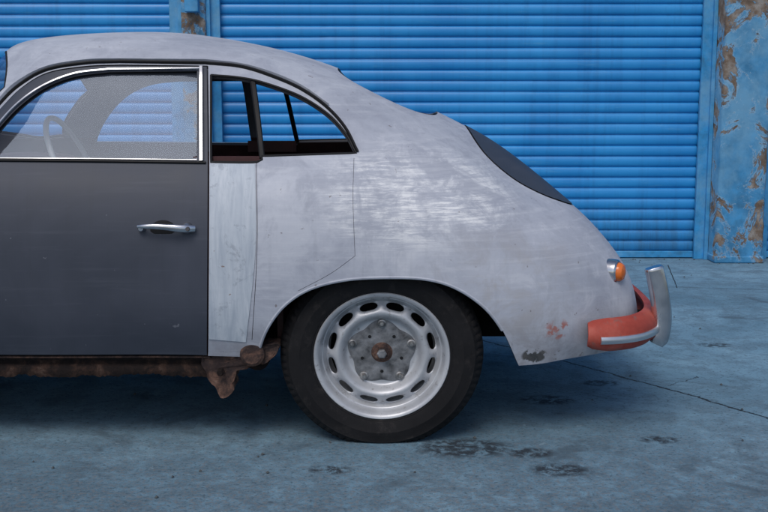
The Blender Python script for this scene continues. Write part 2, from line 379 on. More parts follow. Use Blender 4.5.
UV=np.array([tuple(v) for v in r[0]]); TR=np.array([f for f in r[2] if len(f)==3])
def cross2(a,b): return a[:,0]*b[:,1]-a[:,1]*b[:,0]
area=abs(cross2(UV[TR[:,1]]-UV[TR[:,0]],UV[TR[:,2]]-UV[TR[:,0]])); TR=TR[area>1e-10]; cen=UV[TR].mean(1)
def closepoly(k,h):
    if k in('rwin','wscreen','lid'): return np.vstack([h,[h[-1,0],T1+.1],[h[0,0],T1+.1]])
    return h
IN={k:inpoly(cen,closepoly(k,h)) for k,h in holes.items()}
IN['lid']=inpoly(cen,closepoly('lid',lid)); IN['door']=inpoly(cen,door_out); IN['patch']=inpoly(cen,patch)
hole=np.zeros(len(cen),bool)
for k in holes: hole|=IN[k]
gap=np.zeros(len(cen),bool)
for g,w in gaps: gap|=distpl(cen,g)<w*.98
PS=surf(UV); PN=nrm(UV)
fn=np.cross(PS[TR[:,1]]-PS[TR[:,0]],PS[TR[:,2]]-PS[TR[:,0]]); fl=(fn*PN[TR[:,0]]).sum(1)<0; TR[fl]=TR[fl][:,::-1]
def shell(name,mask,mat,parent,off=0.0,th=.012,rimmat=None,sides=(0,1)):
    T=TR[mask]; ids=np.unique(T); mp=-np.ones(len(UV),int); mp[ids]=np.arange(len(ids)); T=mp[T]
    P=PS[ids]+off*PN[ids]; Q=PS[ids]+(off-th)*PN[ids]; Nn=PN[ids]
    cnt={}
    for t in T:
        for i in range(3): cnt[(t[i],t[(i+1)%3])]=1
    be=[(a,b) for (a,b) in cnt if (b,a) not in cnt and not (abs(UV[ids[a],1]-T1)<1e-6 and abs(UV[ids[b],1]-T1)<1e-6)]
    V=[];F=[];NN=[];MI=[]
    for sd in sides:
        def mir(X):
            X=X.copy()
            if sd: X[:,1]=2*YC-X[:,1]
            return X
        n0=len(V); V+=list(mir(P)); nn=Nn.copy()
        if sd: nn[:,1]*=-1
        NN+=list(nn); F+=[tuple((t[::-1] if sd else t)+n0) for t in T]; MI+=[0]*len(T)
        Pm,Qm=mir(P),mir(Q)
        if th>0:
            for a,b in be:
                k=len(V); q=[Pm[b],Pm[a],Qm[a],Qm[b]]
                if sd: q=[Pm[a],Pm[b],Qm[b],Qm[a]]
                fnn=unit(np.cross(q[1]-q[0],q[2]-q[0])); V+=q; NN+=[fnn]*4; F.append((k,k+1,k+2,k+3)); MI.append(1)
    return mesh(name,V,F,mat,parent,True,normals=NN,mats=[mat,rimmat or M_rim_edge],mi=MI)
CAR=empty('classic_coupe_car')
shell('body_shell',~hole&~gap&~IN['door']&~IN['lid'],M_primer,CAR)
shell('doors',~hole&~gap&IN['door'],M_door,CAR,rimmat=M_black)
shell('engine_lid',~gap&IN['lid'],M_door,CAR,off=.003,rimmat=M_black)
shell('repair_patch_panel',IN['patch']&~hole&~gap,M_patch,CAR,off=.0022,th=.003,sides=(0,))
shell('inner_lining',~hole,M_liner,CAR,off=-.014,th=.004)
shell('door_glass',IN['door_win'],M_glass,CAR,off=-.010,th=0)
shell('windscreen_glass',IN['wscreen'],M_glass,CAR,off=-.006,th=0)
# ---- trims following the surface
def onsurf(q,off): return surf(q)+off*nrm(q), nrm(q)
def trim(name,pxs,prof,mat,off=0.0,both=True,raw=None,step=4.0):
    q=inv(path(*pxs,step=step),'px') if raw is None else raw
    k=[True]+[np.linalg.norm(q[i]-q[i-1])>8e-4 for i in range(1,len(q))]; q=q[np.array(k)]
    p,n=onsurf(q,off); sweep(name,p,n,prof,mat,CAR)
    if both:
        p=p.copy();p[:,1]=2*YC-p[:,1]; n=n.copy(); n[:,1]*=-1; sweep(name,p,n,prof,mat,CAR)
def flat(w,h): return [(-w,-h),(-w,h*.3),(-w*.6,h),(w*.6,h),(w,h*.3),(w,-h)]
trim('window_frame_chrome',[[(-24,160),(-13,143),(-1,125.5),(19,104),(44,86.5),(75,74.5),(110,70.2)],[(110,70.2),(201,69.5)]],flat(.0045,.006),M_chrome,.004)
trim('window_frame_chrome_post',[[(201,68),(201.5,162)]],flat(.0075,.008),M_chrome,.004)
trim('belt_strip',[[(-26,160.5),(100,161.5),(206,163)]],flat(.004,.004),M_black,.003)
trim('belt_strip_bright',[[(-26,158.6),(100,159.3),(197,160.5)]],flat(.0012,.004),M_alu,.002)
trim('drip_rail',[[(-44,160),(-24,131),(-2,107),(18,87),(46,70.5),(85,63.5),(120,62)],[(120,62),(205,63.5)],[(205,63.5),(240,67),(270,76),(300,89),(326,107),(345,128),(357.5,152)]],flat(.0045,.006),M_black,.003)
trim('drip_rail_lip',[[(-44,157),(-25,128),(-3,104),(16,84.5),(46,68),(85,61),(120,59.8)],[(120,59.8),(205,61)],[(205,61),(240,65),(271,73.5),(301,86.5),(328,105)]],flat(.003,.007),M_primer,.003)
trim('quarter_window_seal',None,circ(.004,8),M_black,.0,raw=np.vstack([qwin,qwin[:1]]))
trim('quarter_window_divider',[[(253,80),(258,120),(262,157)]],flat(.0095,.006),M_black,-.008)
trim('rear_window_seal',None,circ(.004,8),M_black,-.010,raw=rwin)
trim('windscreen_seal',None,circ(.006,8),M_black,-.004,raw=wscreen)
trim('wheel_arch_lip',None,circ(.006,8),M_primer,-.004,raw=arch[4:-60])
trim('wheel_arch_inner_flange',None,flat(.003,.006),M_rust2,-.014,raw=arch[4:-60])
# door handle
qh=inv(np.array([(168,229)]),'px'); hy=surf(qh)[0][1]
def handle(sy):
    def Y(v): return v if not sy else 2*YC-v
    s=-1 if not sy else 1
    pts=[];sc=[]
    for u,v,o,k in [(139,226,.018,.6),(146,225.5,.026,.85),(158,225.5,.030,1.0),(172,226.5,.030,1.1),(182,227.5,.026,1.3),(190,228,.018,1.4),(195,228.3,.010,1.2)]:
        p=survey(u,v,hy); pts.append((p[0],Y(hy-o),p[2])); sc.append(k)
    cc=cr(pts,.004)
    sweep('door_handle_grip',cc,(0,s,0),circ(.0095,12,.75),M_chrome,CAR,scale=np.interp(np.linspace(0,1,len(cc)),np.linspace(0,1,7),sc))
    for u,r in ((187,.018),(142,.011)):
        p=survey(u,228,hy); M=Matrix.Translation((p[0],Y(hy+.006),p[2]))
        lathe('door_handle_base',[(0,s*.028),(r*.7,s*.027),(r,s*.02),(r*1.1,s*.002),(r*1.15,-s*.004)],M_chrome,CAR,32,M)
    p=survey(189,228,hy); lathe('key_lock',[(0,s*.036),(.006,s*.036),(.008,s*.030)],M_rim_edge,CAR,20,Matrix.Translation((p[0],Y(hy+.004),p[2])))
    p=survey(163,230,hy)
    lathe('handle_scoop',[(0,s*.0028),(.024,s*.0026),(.030,s*.0012),(.031,-s*.004)],M_black,CAR,40,Matrix.Translation((p[0],Y(hy),p[2]))@Matrix.Diagonal((1.35,1,1,1)))
handle(0); handle(1)
# ================================================================ WHEELS
WZ=.274; RZ=.962; FLOORZ=-LIFT+.001
def wheel(parent,cx,cy,side):
    s=side; A=Matrix.Translation((cx,cy,WZ))@Matrix.Rotation(math.radians(1.8)*(-s),4,'X')@Matrix.Diagonal((1.015,1,RZ*1.01,1))
    f=(lambda y:y) if s<0 else (lambda y:-y)
    prof=[(.205,-.058),(.212,-.068),(.222,-.074),(.226,-.0765),(.229,-.0765),(.2305,-.0785),(.245,-.0835),(.262,-.0855),(.266,-.0865),(.269,-.0855),(.285,-.0825),(.299,-.0775),(.302,-.0775),(.304,-.0745),(.315,-.0655),(.3175,-.0635)]
    tread=[(.3265,-.054),(.330,-.045),(.331,-.041),(.324,-.040),(.324,-.036),(.332,-.035),(.3335,-.022),(.3335,-.018),(.326,-.017),(.326,-.013),(.334,-.012),(.334,0)]
    half=prof+tread; full=half+[(r,-y) for r,y in half[::-1][1:]]
    n=240; V=[];k=len(full)
    for i in range(n):
        a=2*math.pi*i/n
        for j,(r,y) in enumerate(full):
            rr=r
            if r>.314 and (i%3==0) and abs(y)>.042: rr=r-.006
            v=A@Vector((rr*math.cos(a),y,rr*math.sin(a)))
            h=v.z-FLOORZ
            if h<.06 and abs(y)>.05: v.y+=(1 if y>0 else -1)*.007*(1-max(h,0)/.06)
            v.z=max(v.z,FLOORZ); V.append(v)
    F=[(i*k+j,i*k+j+1,((i+1)%n)*k+j+1,((i+1)%n)*k+j) for i in range(n) for j in range(k-1)]
    mesh('tyre',V,F,M_tyre,parent,True,autosm=32)
    rp=[(.150,.06),(.175,.03),(.178,.0),(.182,-.026),(.196,-.036),(.2015,-.056),(.206,-.070),(.212,-.0765),(.219,-.077),(.222,-.073),(.2215,-.067),(.213,-.064)]
    lathe('rim',[(r,f(y)) for r,y in rp],M_wheel,parent,120,A,autosm=50)
    rk=np.array([.0875,.091,.096,.112,.119,.127,.135,.142,.150,.165,.178,.187,.1965])
    yk=np.array([-.002,-.009,-.012,-.012,-.016,-.030,-.041,-.046,-.045,-.036,-.025,-.021,-.038])
    R0=.16; L=2*math.pi*R0; NSL=12
    Ed=[]; na=180; rr=np.linspace(.0875,.1965,25)
    P=np.array([(L*i/na,q) for i in range(na+1) for q in rr]); slots=[]
    for m_ in range(NSL):
        c0=L*(m_+.5)/NSL; sl=[]
        for i in range(28):
            a=2*math.pi*i/28; ca,sa=math.cos(a),math.sin(a)
            sl.append((c0+.0290*math.copysign(abs(ca)**.85,ca),.1670+.0120*math.copysign(abs(sa)**.9,sa)))
        slots.append(np.array(sl))
    kp=np.ones(len(P),bool)
    for sl in slots: kp&=~((distpl(P,np.vstack([sl,sl[:1]]))<.0018))
    bdm=(P[:,0]<1e-9)|(P[:,0]>L-1e-9); P=P[kp|bdm]; V2=list(map(tuple,P))
    for sl in slots:
        n0=len(V2); V2+=list(map(tuple,sl)); Ed+=[(n0+i,n0+(i+1)%28) for i in range(28)]
    r=delaunay_2d_cdt([Vector(v) for v in V2],Ed,[],0,1e-7)
    U=np.array([tuple(v) for v in r[0]]); T=np.array([q for q in r[2] if len(q)==3]); ce=U[T].mean(1); m=np.zeros(len(T),bool)
    for sl in slots: m|=inpoly(ce,sl)
    T=T[~m]
    fr=cr(np.stack([rk,yk],1),.001); yy=np.interp(U[:,1],fr[:,0],fr[:,1])
    for sl in slots:
        d=distpl(U,np.vstack([sl,sl[:1]])); yy=yy+.006*np.exp(-(d/.005)**2)
    Vw=[A@Vector((q*math.cos(t/R0),f(y),q*math.sin(t/R0))) for (t,q),y in zip(U,yy)]
    o=mesh('wheel_disc',Vw,[tuple(t) if s>0 else tuple(t[::-1]) for t in T],M_wheel,parent,True)
    w=o.modifiers.new('w','WELD'); w.merge_threshold=.0002
    sd=o.modifiers.new('s','SOLIDIFY'); sd.thickness=.0035; sd.offset=0
    lathe('brake_drum',[(0,f(-.006)),(.05,f(-.006)),(.054,f(-.003)),(.090,f(-.001)),(.096,f(.006)),(.135,f(.010)),(.142,f(.02)),(.145,f(.09)),(0,f(.09))],M_drum,parent,64,A)
    lathe('drum_backing',[(.140,f(.03)),(.172,f(.034)),(.176,f(.05)),(.14,f(.06))],M_dark,parent,64,A)
    # five-lobed cast hub flange, softly scalloped
    nl=120; V=[]
    for i in range(nl):
        a=2*math.pi*i/nl; lob=.5+.5*math.cos(5*(a-math.radians(90)))
        ro=.0985+.0165*lob**.8
        for rr_,y in ((.034,-.0185),(.060,-.0165),(.075,-.0175),(ro*.94,-.0175),(ro,-.0150),(ro*1.004,-.008)): V.append(A@Vector((rr_*math.cos(a),f(y),rr_*math.sin(a))))
    F=[(i*6+j,i*6+j+1,((i+1)%nl)*6+j+1,((i+1)%nl)*6+j) for i in range(nl) for j in range(5)]
    mesh('drum_flange',V,F,M_drum,parent,True,autosm=40)
    for i in range(5):
        a=math.radians(90+72*i); B=A@Matrix.Translation((.1015*math.cos(a),f(-.017),.1015*math.sin(a)))
        lathe('wheel_nut',[(0,f(-.014)),(.006,f(-.0135)),(.009,f(-.009)),(.0105,f(-.006)),(.0140,f(-.0045)),(.0150,f(.004))],M_nut,parent,20,B)
        a3=a+math.radians(36); B=A@Matrix.Translation((.068*math.cos(a3),f(-.0165),.068*math.sin(a3)))
        lathe('drum_hole',[(0,f(-.0015)),(.0055,f(-.0015)),(.0065,f(.003))],M_black,parent,16,B)
    lathe('hub_boss',[(.0,f(-.040)),(.009,f(-.040)),(.010,f(-.032)),(.024,f(-.031)),(.028,f(-.027)),(.031,f(-.022)),(.037,f(-.017))],M_rust2,parent,32,A)
    lathe('axle_nut',[(0,f(-.046)),(.012,f(-.046)),(.0165,f(-.043)),(.0165,f(-.030))],M_drum,parent,6,A,autosm=20)
for (cx,cy,s) in [(-.007,.135,-1),(-.010,2*YC-.135,1),(-2.11,.135,-1),(-2.11,2*YC-.135,1)]:
    wheel(CAR,cx,cy,s)
for cx in (-.01,-2.11):
    for sgn in (0,1):
        V=[];n=26
        for i in range(n+1):
            a=math.pi*(.02+.96*i/n)
            for y in (.045,.40):
                yy=y if not sgn else 2*YC-y
                V.append((cx+.43*math.cos(a),yy,.29+.36*math.sin(a)))
        F=[(2*i,2*i+1,2*i+3,2*i+2) for i in range(n)]
        k=len(V); yy=.40 if not sgn else 2*YC-.40; V.append((cx,yy,.29)); F+=[(2*i+1,k,2*i+3) for i in range(n)]
        mesh('wheel_well',V,F,M_dark,CAR,True)
box('floor_pan',(-1.98+.2,.14,.215),(-.47,2*YC-.14,.262),M_dark,CAR)
box('front_floor',(-2.6,.42,.25),(-1.79,2*YC-.42,.275),M_dark,CAR)
box('rear_floor',(-.45,.42,.26),(.45,2*YC-.42,.33),M_dark,CAR)
sweep('axle_tube',[(-.01,.2,.275),(-.01,.6,.29),(-.01,1.0,.29),(-.01,1.46,.275)],(0,0,1),circ(.035,14),M_rust,CAR)
lathe('gearbox',[(0,-.3),(.08,-.28),(.13,-.1),(.14,.05),(.11,.22),(0,.26)],M_rust,CAR,24,Matrix.Translation((.0,YC,.31))@Matrix.Rotation(math.radians(90),4,'Z'))
sweep('torsion_tube',[(-.42,.10,.255),(-.42,.8,.255),(-.42,1.56,.255)],(0,0,1),circ(.04,14),M_rust,CAR)
rng=random.Random(5)
for sg in (0,1):
    y=(lambda v:v) if not sg else (lambda v:2*YC-v)
    xs=np.linspace(-1.72,-.565,160); V=[]; e=0
    for i,x in enumerate(xs):
        e=.85*e+rng.uniform(-.0026,.0026)
        pr=[(.052,.278),(.060,.264),(.072,.258),(.076,.244),(.066,.238+e*.3),(.062,.222+e*.5),(.068,.206+e*1.6),(.13,.210),(.15,.275)]
        for a,z in pr: V.append((x,y(a+rng.uniform(-.0015,.0015)),z))
    k=9; F=[(i*k+j,i*k+j+1,(i+1)*k+j+1,(i+1)*k+j) for i in range(len(xs)-1) for j in range(k-1)]+[tuple(range(k)),tuple((len(xs)-1)*k+j for j in range(k))]
    mesh('rocker_sill',V,F,M_rust,CAR,True,autosm=50)
    sweep('sill_flange',cr([(-1.45,y(.058),.273),(-1.1,y(.056),.2715),(-.8,y(.057),.273),(-.57,y(.056),.272)],.03),(0,-1 if not sg else 1,0),flat(.0035,.004),M_rust2,CAR)
    # corroded bracket: tapering bent plate hanging below the end of the sill
    prof=[(-.595,.280),(-.555,.300),(-.49,.318),(-.42,.312),(-.345,.318),(-.35,.285),(-.372,.266),(-.395,.250),(-.425,.252),(-.45,.232),(-.482,.228),(-.487,.205),(-.497,.185),(-.492,.165),(-.510,.143),(-.530,.134),(-.545,.148),(-.556,.172),(-.578,.192),(-.588,.225),(-.60,.250)]
    prof=cr(prof+prof[:1],.010)[:-1]; k=len(prof); V=[]
    for yy,g in ((.052,.93),(.046,.985),(.055,1.0),(.12,1.0),(.16,.97)):
        for x,z in prof: V.append((-.48+(x+.48)*g+rng.uniform(-.002,.002),y(yy+rng.uniform(-.004,.004)+.02*math.sin(x*40)*.3),.24+(z-.24)*g+rng.uniform(-.002,.002)))
    F=[(r_*k+i,r_*k+(i+1)%k,(r_+1)*k+(i+1)%k,(r_+1)*k+i) for r_ in range(4) for i in range(k)]+[tuple(range(k)),tuple(range(5*k-1,4*k-1,-1))]
    mesh('torsion_bracket',V,F,M_rust2,CAR,True,autosm=50)
    lathe('torsion_cover',[(0,-.014),(.030,-.014),(.040,-.006),(.043,.03)] if not sg else [(0,.014),(.030,.014),(.040,.006),(.043,-.03)],M_rust2,CAR,28,Matrix.Translation((-.43,y(.042),.285)))
    lathe('bracket_bolt',[(0,-.012),(.009,-.012),(.012,-.006),(.012,.02)] if not sg else [(0,.012),(.009,.012),(.012,.006),(.012,-.02)],M_rust,CAR,6,Matrix.Translation((-.535,y(.036),.225)))
# bumpers
def bumper(name,front=False):
    m=(lambda x:-1.96-x) if front else (lambda x:x)
    half=[(.675,.10),(.71,.098),(.77,.110),(.84,.152),(.905,.24),(.945,.36),(.968,.52),(.98,.68),(.985,YC)]
    pl=half+[(x,2*YC-y) for x,y in half[::-1][1:]]
    c=cr([(m(x),y,.334) for x,y in pl],.02)
    T=unit(np.gradient(c,axis=0)); out=np.cross(T,(0,0,1))
    if out[len(out)//2][0]*(-1 if front else 1)<0: out=-out
    zz=[(-.056,-.012),(-.052,.006),(-.036,.022),(-.010,.031),(.015,.029),(.038,.016),(.053,-.002),(.055,-.022),(.044,-.022),(.0,.012),(-.046,-.018)]
    V=[];k=len(zz)
    for i in range(len(c)):
        e=min(i,len(c)-1-i)/4.0; e=min(1,.7+.3*math.sqrt(min(1,e)))
        for a_,b_ in zz: V.append(c[i]+np.array([0,0,a_*e])+out[i]*b_)
    F=[(i*k+j,i*k+(j+1)%k,(i+1)*k+(j+1)%k,(i+1)*k+j) for i in range(len(c)-1) for j in range(k)]+[tuple(range(k)),tuple((len(c)-1)*k+j for j in range(k))]
    mesh(name,V,F,M_red,CAR,True,autosm=45)
    cc=c[2:-2]+out[2:-2]*.032+np.array([0,0,-.010])
    sweep(name+'_moulding',cc,out[2:-2],[(-.013,-.003),(-.012,.004),(-.005,.0085),(.005,.0085),(.012,.004),(.013,-.003)],M_alu,CAR)
    for yy in (.265,2*YC-.265):
        p=cr([(m(.945),yy,.268),(m(.958),yy,.30),(m(.962),yy,.36),(m(.953),yy,.43),(m(.938),yy,.50),(m(.930),yy,.528),(m(.927),yy,.538)],.008)
        sc=np.interp(np.linspace(0,1,len(p)),[0,.08,.45,.85,.97,1],[.75,1.0,1.05,1.0,.98,.90])
        sweep('bumper_overrider',p,(0,1,0),[(math.copysign(abs(math.cos(t))**.7,math.cos(t))*.032,math.copysign(abs(math.sin(t))**.7,math.sin(t))*.026) for t in [2*math.pi*i/24 for i in range(24)]],M_chrome,CAR,scale=sc)
    for yy in (.5,2*YC-.5): box('bumper_bracket',(min(m(.80),m(.955)),yy-.02,.31),(max(m(.80),m(.955)),yy+.02,.34),M_dark,CAR)
bumper('rear_bumper'); bumper('front_bumper',True)
for sg in (0,1):
    y=.300 if not sg else 2*YC-.300
    R=Matrix.Translation((.762,y,.520))@Matrix.Rotation(math.radians(-90+(-30 if not sg else 30)),4,'Z')
    lathe('tail_light_bezel',[(.0,-.03),(.042,-.03),(.044,.030),(.042,.050),(.037,.055),(.032,.050)],M_chrome,CAR,40,R)
    lathe('tail_light_lens',[(.0335,.048),(.032,.062),(.025,.072),(.011,.077),(0,.078)],M_amber,CAR,40,R)
    R=Matrix.Translation((-2.66,y,.60))@Matrix.Rotation(math.radians(90),4,'Z')
    lathe('headlight',[(.0,-.0),(.098,-.0),(.100,.06),(.094,.085),(.088,.088),(.06,.105),(0,.115)],M_chrome,CAR,40,R)
# interior
sw=Matrix.Translation((-1.115,.50,.865))@Matrix.Rotation(math.radians(-24),4,'Y')@Matrix.Rotation(math.radians(90),4,'Z')
def torus(name,R,r,mat,M,n=64,k=12):
    V=[M@Vector(((R+r*math.cos(b))*math.cos(a),r*math.sin(b),(R+r*math.cos(b))*math.sin(a))) for a in [2*math.pi*i/n for i in range(n)] for b in [2*math.pi*j/k for j in range(k)]]
    F=[(i*k+j,i*k+(j+1)%k,((i+1)%n)*k+(j+1)%k,((i+1)%n)*k+j) for i in range(n) for j in range(k)]
    mesh(name,V,F,mat,CAR,True)
torus('steering_wheel_rim',.195,.010,M_cream,sw)
for a in (0,180):
    a=math.radians(a); p0=sw@Vector((.19*math.cos(a),0,.19*math.sin(a))); p1=sw@Vector((.03*math.cos(a),.025,.03*math.sin(a)))
    sweep('steering_wheel_spoke',[p0,(p0+p1)/2,p1],(0,0.3,1),circ(.008,8),M_cream,CAR)
hub=sw@Vector((0,0,0)); ax=(sw.to_3x3()@Vector((0,1,0))).normalized()
if ax.x>0: ax=-ax
sweep('steering_column',[hub-ax*.02,hub+ax*.2,hub+ax*.42],(0,1,0),circ(.022,12),M_cream,CAR)
sweep('dashboard',cr([(-1.43,.20,.80),(-1.50,.5,.82),(-1.53,YC,.83),(-1.50,2*YC-.5,.82),(-1.43,2*YC-.2,.80)],.05),(0,0,1),circ(.070,16,1.0),M_seat,CAR)
for yy in (.47,2*YC-.47):
    box('seat_cushion',(-1.02,yy-.22,.30),(-.55,yy+.22,.45),M_seat,CAR,.05)
    box('seat_back',(-.56,yy-.22,.40),(-.46,yy+.22,.80),M_seat,CAR,.045)
box('rear_shelf',(-.34,.20,.80),(.0,2*YC-.20,.83),M_seat,CAR,.01)
box('rear_bulkhead',(-.36,.17,.30),(-.34,2*YC-.17,.80),M_seat,CAR)
box('inner_quarter_rail',(-.62,.115,.875),(-.40,.14,.925),M_seat,CAR)
box('inner_quarter_rail',(-.62,2*YC-.14,.875),(-.40,2*YC-.115,.925),M_seat,CAR)
CAR.location.z=LIFT
# ================================================================ SETTING
def shutter_mat():
    m,nt,b=newmat('blue_shutter_paint'); v=coords(nt)
    f=noise(nt,v,1.6,5,.6,.3); col=ramp(nt,f,[(.3,(.008,.20,.53)),(.7,(.018,.285,.66))])
    vs=coords(nt,scale=(14,14,.8)); st_=noise(nt,vs,1,5,.65); col=mix(nt,ramp(nt,st_,[(.48,0),(.70,.40)]),col,(.006,.12,.34))
    vd=coords(nt,scale=(2.5,2,25)); d_=noise(nt,vd,2,6,.7); col=mix(nt,ramp(nt,d_,[(.58,0),(.70,.28)]),col,(.12,.36,.58))
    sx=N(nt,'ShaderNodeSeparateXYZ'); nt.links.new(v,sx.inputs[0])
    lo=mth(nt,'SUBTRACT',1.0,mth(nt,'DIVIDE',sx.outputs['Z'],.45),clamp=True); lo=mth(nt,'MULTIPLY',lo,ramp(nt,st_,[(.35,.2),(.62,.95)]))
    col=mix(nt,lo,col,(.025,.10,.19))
    nt.links.new(col,b.inputs['Base Color']); nt.links.new(ramp(nt,f,[(.3,.34),(.7,.46)]),b.inputs['Roughness'])
    return m
M_shut=shutter_mat()
def peel_mat(name,blue,thr,seed=0,sc=3.2):
    m,nt,b=newmat(name); v=coords(nt,loc=(seed,seed*.7,0))
    n1=noise(nt,v,sc,9,.72,.7); n2=noise(nt,v,11,6,.6)
    paint=ramp(nt,n2,[(.3,tuple(c*.7 for c in blue)),(.7,tuple(c*1.2 for c in blue))])
    n3=noise(nt,v,2.0,7,.7)
    paint=mix(nt,ramp(nt,n3,[(.45,0),(.6,.6)]),paint,(.18,.38,.54))
    paint=mix(nt,ramp(nt,n3,[(.34,.7),(.44,0)]),paint,(.03,.10,.17))
    under=ramp(nt,noise(nt,v,14,7,.7),[(.25,(.05,.034,.026)),(.45,(.16,.11,.075)),(.6,(.26,.23,.20)),(.8,(.40,.40,.40))])
    k=ramp(nt,n1,[(thr,0),(thr+.015,1)])
    edge=ramp(nt,n1,[(thr-.03,0),(thr-.004,1),(thr,0)])
    col=mix(nt,k,paint,under); col=mix(nt,mth(nt,'MULTIPLY',edge,.5),col,(.42,.54,.62))
    nt.links.new(col,b.inputs['Base Color']); b.inputs['Roughness'].default_value=.7
    hh=mth(nt,'ADD',mth(nt,'MULTIPLY',k,-.6),mth(nt,'MULTIPLY',n2,.3)); bump(nt,b,hh,.6,.01)
    return m
M_pillar=peel_mat('peeling_blue_paint_on_concrete',(.045,.24,.46),.52,3.1,3.0)
M_rail=peel_mat('blue_painted_steel_rail',(.030,.27,.56),.68,1.3)
M_wall=peel_mat('blue_painted_render',(.04,.20,.38),.60,7.7)
def slat_curtain(x0,x1,ztop,Y,parent):
    pitch=.0765; prof=[(0,.006),(.0035,.0075),(.006,.001),(.012,-.0035),(.024,-.0065),(.038,-.0078),(.052,-.0065),(.064,-.003),(.0705,.001),(.0735,.005)]
    V=[];xs=np.linspace(x0,x1,14); n=int(ztop/pitch); rows=0; z0=.050
    for i in range(n):
        j=random.uniform(-.0016,.0016)
        for dz,dy in prof:
            for x in xs: V.append((x,Y+dy+j+.0024*math.sin(x*1.7+i*.35)+random.uniform(-.0005,.0005),z0+i*pitch+dz+.0014*math.sin(x*.9+i)))
            rows+=1
    k=len(xs); F=[(r*k+c,r*k+c+1,(r+1)*k+c+1,(r+1)*k+c) for r in range(rows-1) for c in range(k-1)]
    mesh('slats',V,F,M_shut,parent,True,autosm=50)
    box('bottom_bar',(x0,Y-.016,.006),(x1,Y+.02,.052),M_rail,parent,.004)
SY=4.33; HT=3.1
for x0,x1 in [(-5.2,-1.50),(-1.155,2.245),(2.76,6.2)]:
    R=empty('roller_shutter')
    slat_curtain(x0,x1,HT,SY,R)
    for xx,s in ((x0,-1),(x1,1)):
        lo,hi=sorted((xx-s*.005,xx+s*.085))
        box('guide_rail',(lo,SY-.055,.0),(hi,SY-.020,HT),M_rail,R,.004)
        lo,hi=sorted((xx+s*.060,xx+s*.087)); box('guide_rail_flange',(lo,SY-.085,.0),(hi,SY-.054,HT),M_rail,R,.003)
    box('shutter_hood',(x0-.05,SY-.18,HT),(x1+.05,SY+.25,HT+.4),M_rail,R,.01)
W=empty('garage_wall')
def pillar(x0,x1,y0=4.08):
    nx,nz=10,60; V=[]; rng=np.random.RandomState(4)
    ring=[(x0,4.6),(x0,y0+.012),(x0+.012,y0)]+[(x0+.012+(x1-x0-.024)*i/nx,y0) for i in range(1,nx)]+[(x1-.012,y0),(x1,y0+.012),(x1,4.6)]
    k=len(ring)
    for j in range(nz+1):
        z=HT*j/nz
        for x,y in ring: V.append((x+rng.normal(0,.002),y+rng.normal(0,.0022),z))
    F=[(j*k+i,j*k+i+1,(j+1)*k+i+1,(j+1)*k+i) for j in range(nz) for i in range(k-1)]
    mesh('pillar',V,F,M_pillar,W,True,autosm=60)
pillar(-1.413,-1.242,4.22); pillar(2.335,2.668); pillar(-5.8,-5.29); pillar(6.29,6.8)
box('lintel',(-7,4.06,HT),(8,4.11,HT+.45),M_wall,W); box('upper_wall',(-7,4.12,HT+.45),(8,4.6,5.6),M_wall,W)
box('side_wall',(-7,4.12,0),(-5.8,4.6,HT),M_wall,W); box('side_wall',(6.8,4.12,0),(8,4.6,HT),M_wall,W)
box('back_wall',(-7,4.62,0),(8,4.8,5.6),M_wall,W)
box('pillar_conduit_box',(-1.375,4.15,1.74),(-1.28,4.215,1.90),M_rail,W,.008)
sweep('conduit',[(-1.33,4.195,1.90),(-1.33,4.195,2.4),(-1.33,4.195,3.05)],(0,1,0),circ(.012,10),M_rail,W)
box('plinth',(2.327,4.068,0),(2.676,4.4,.05),M_pillar,W,.01)
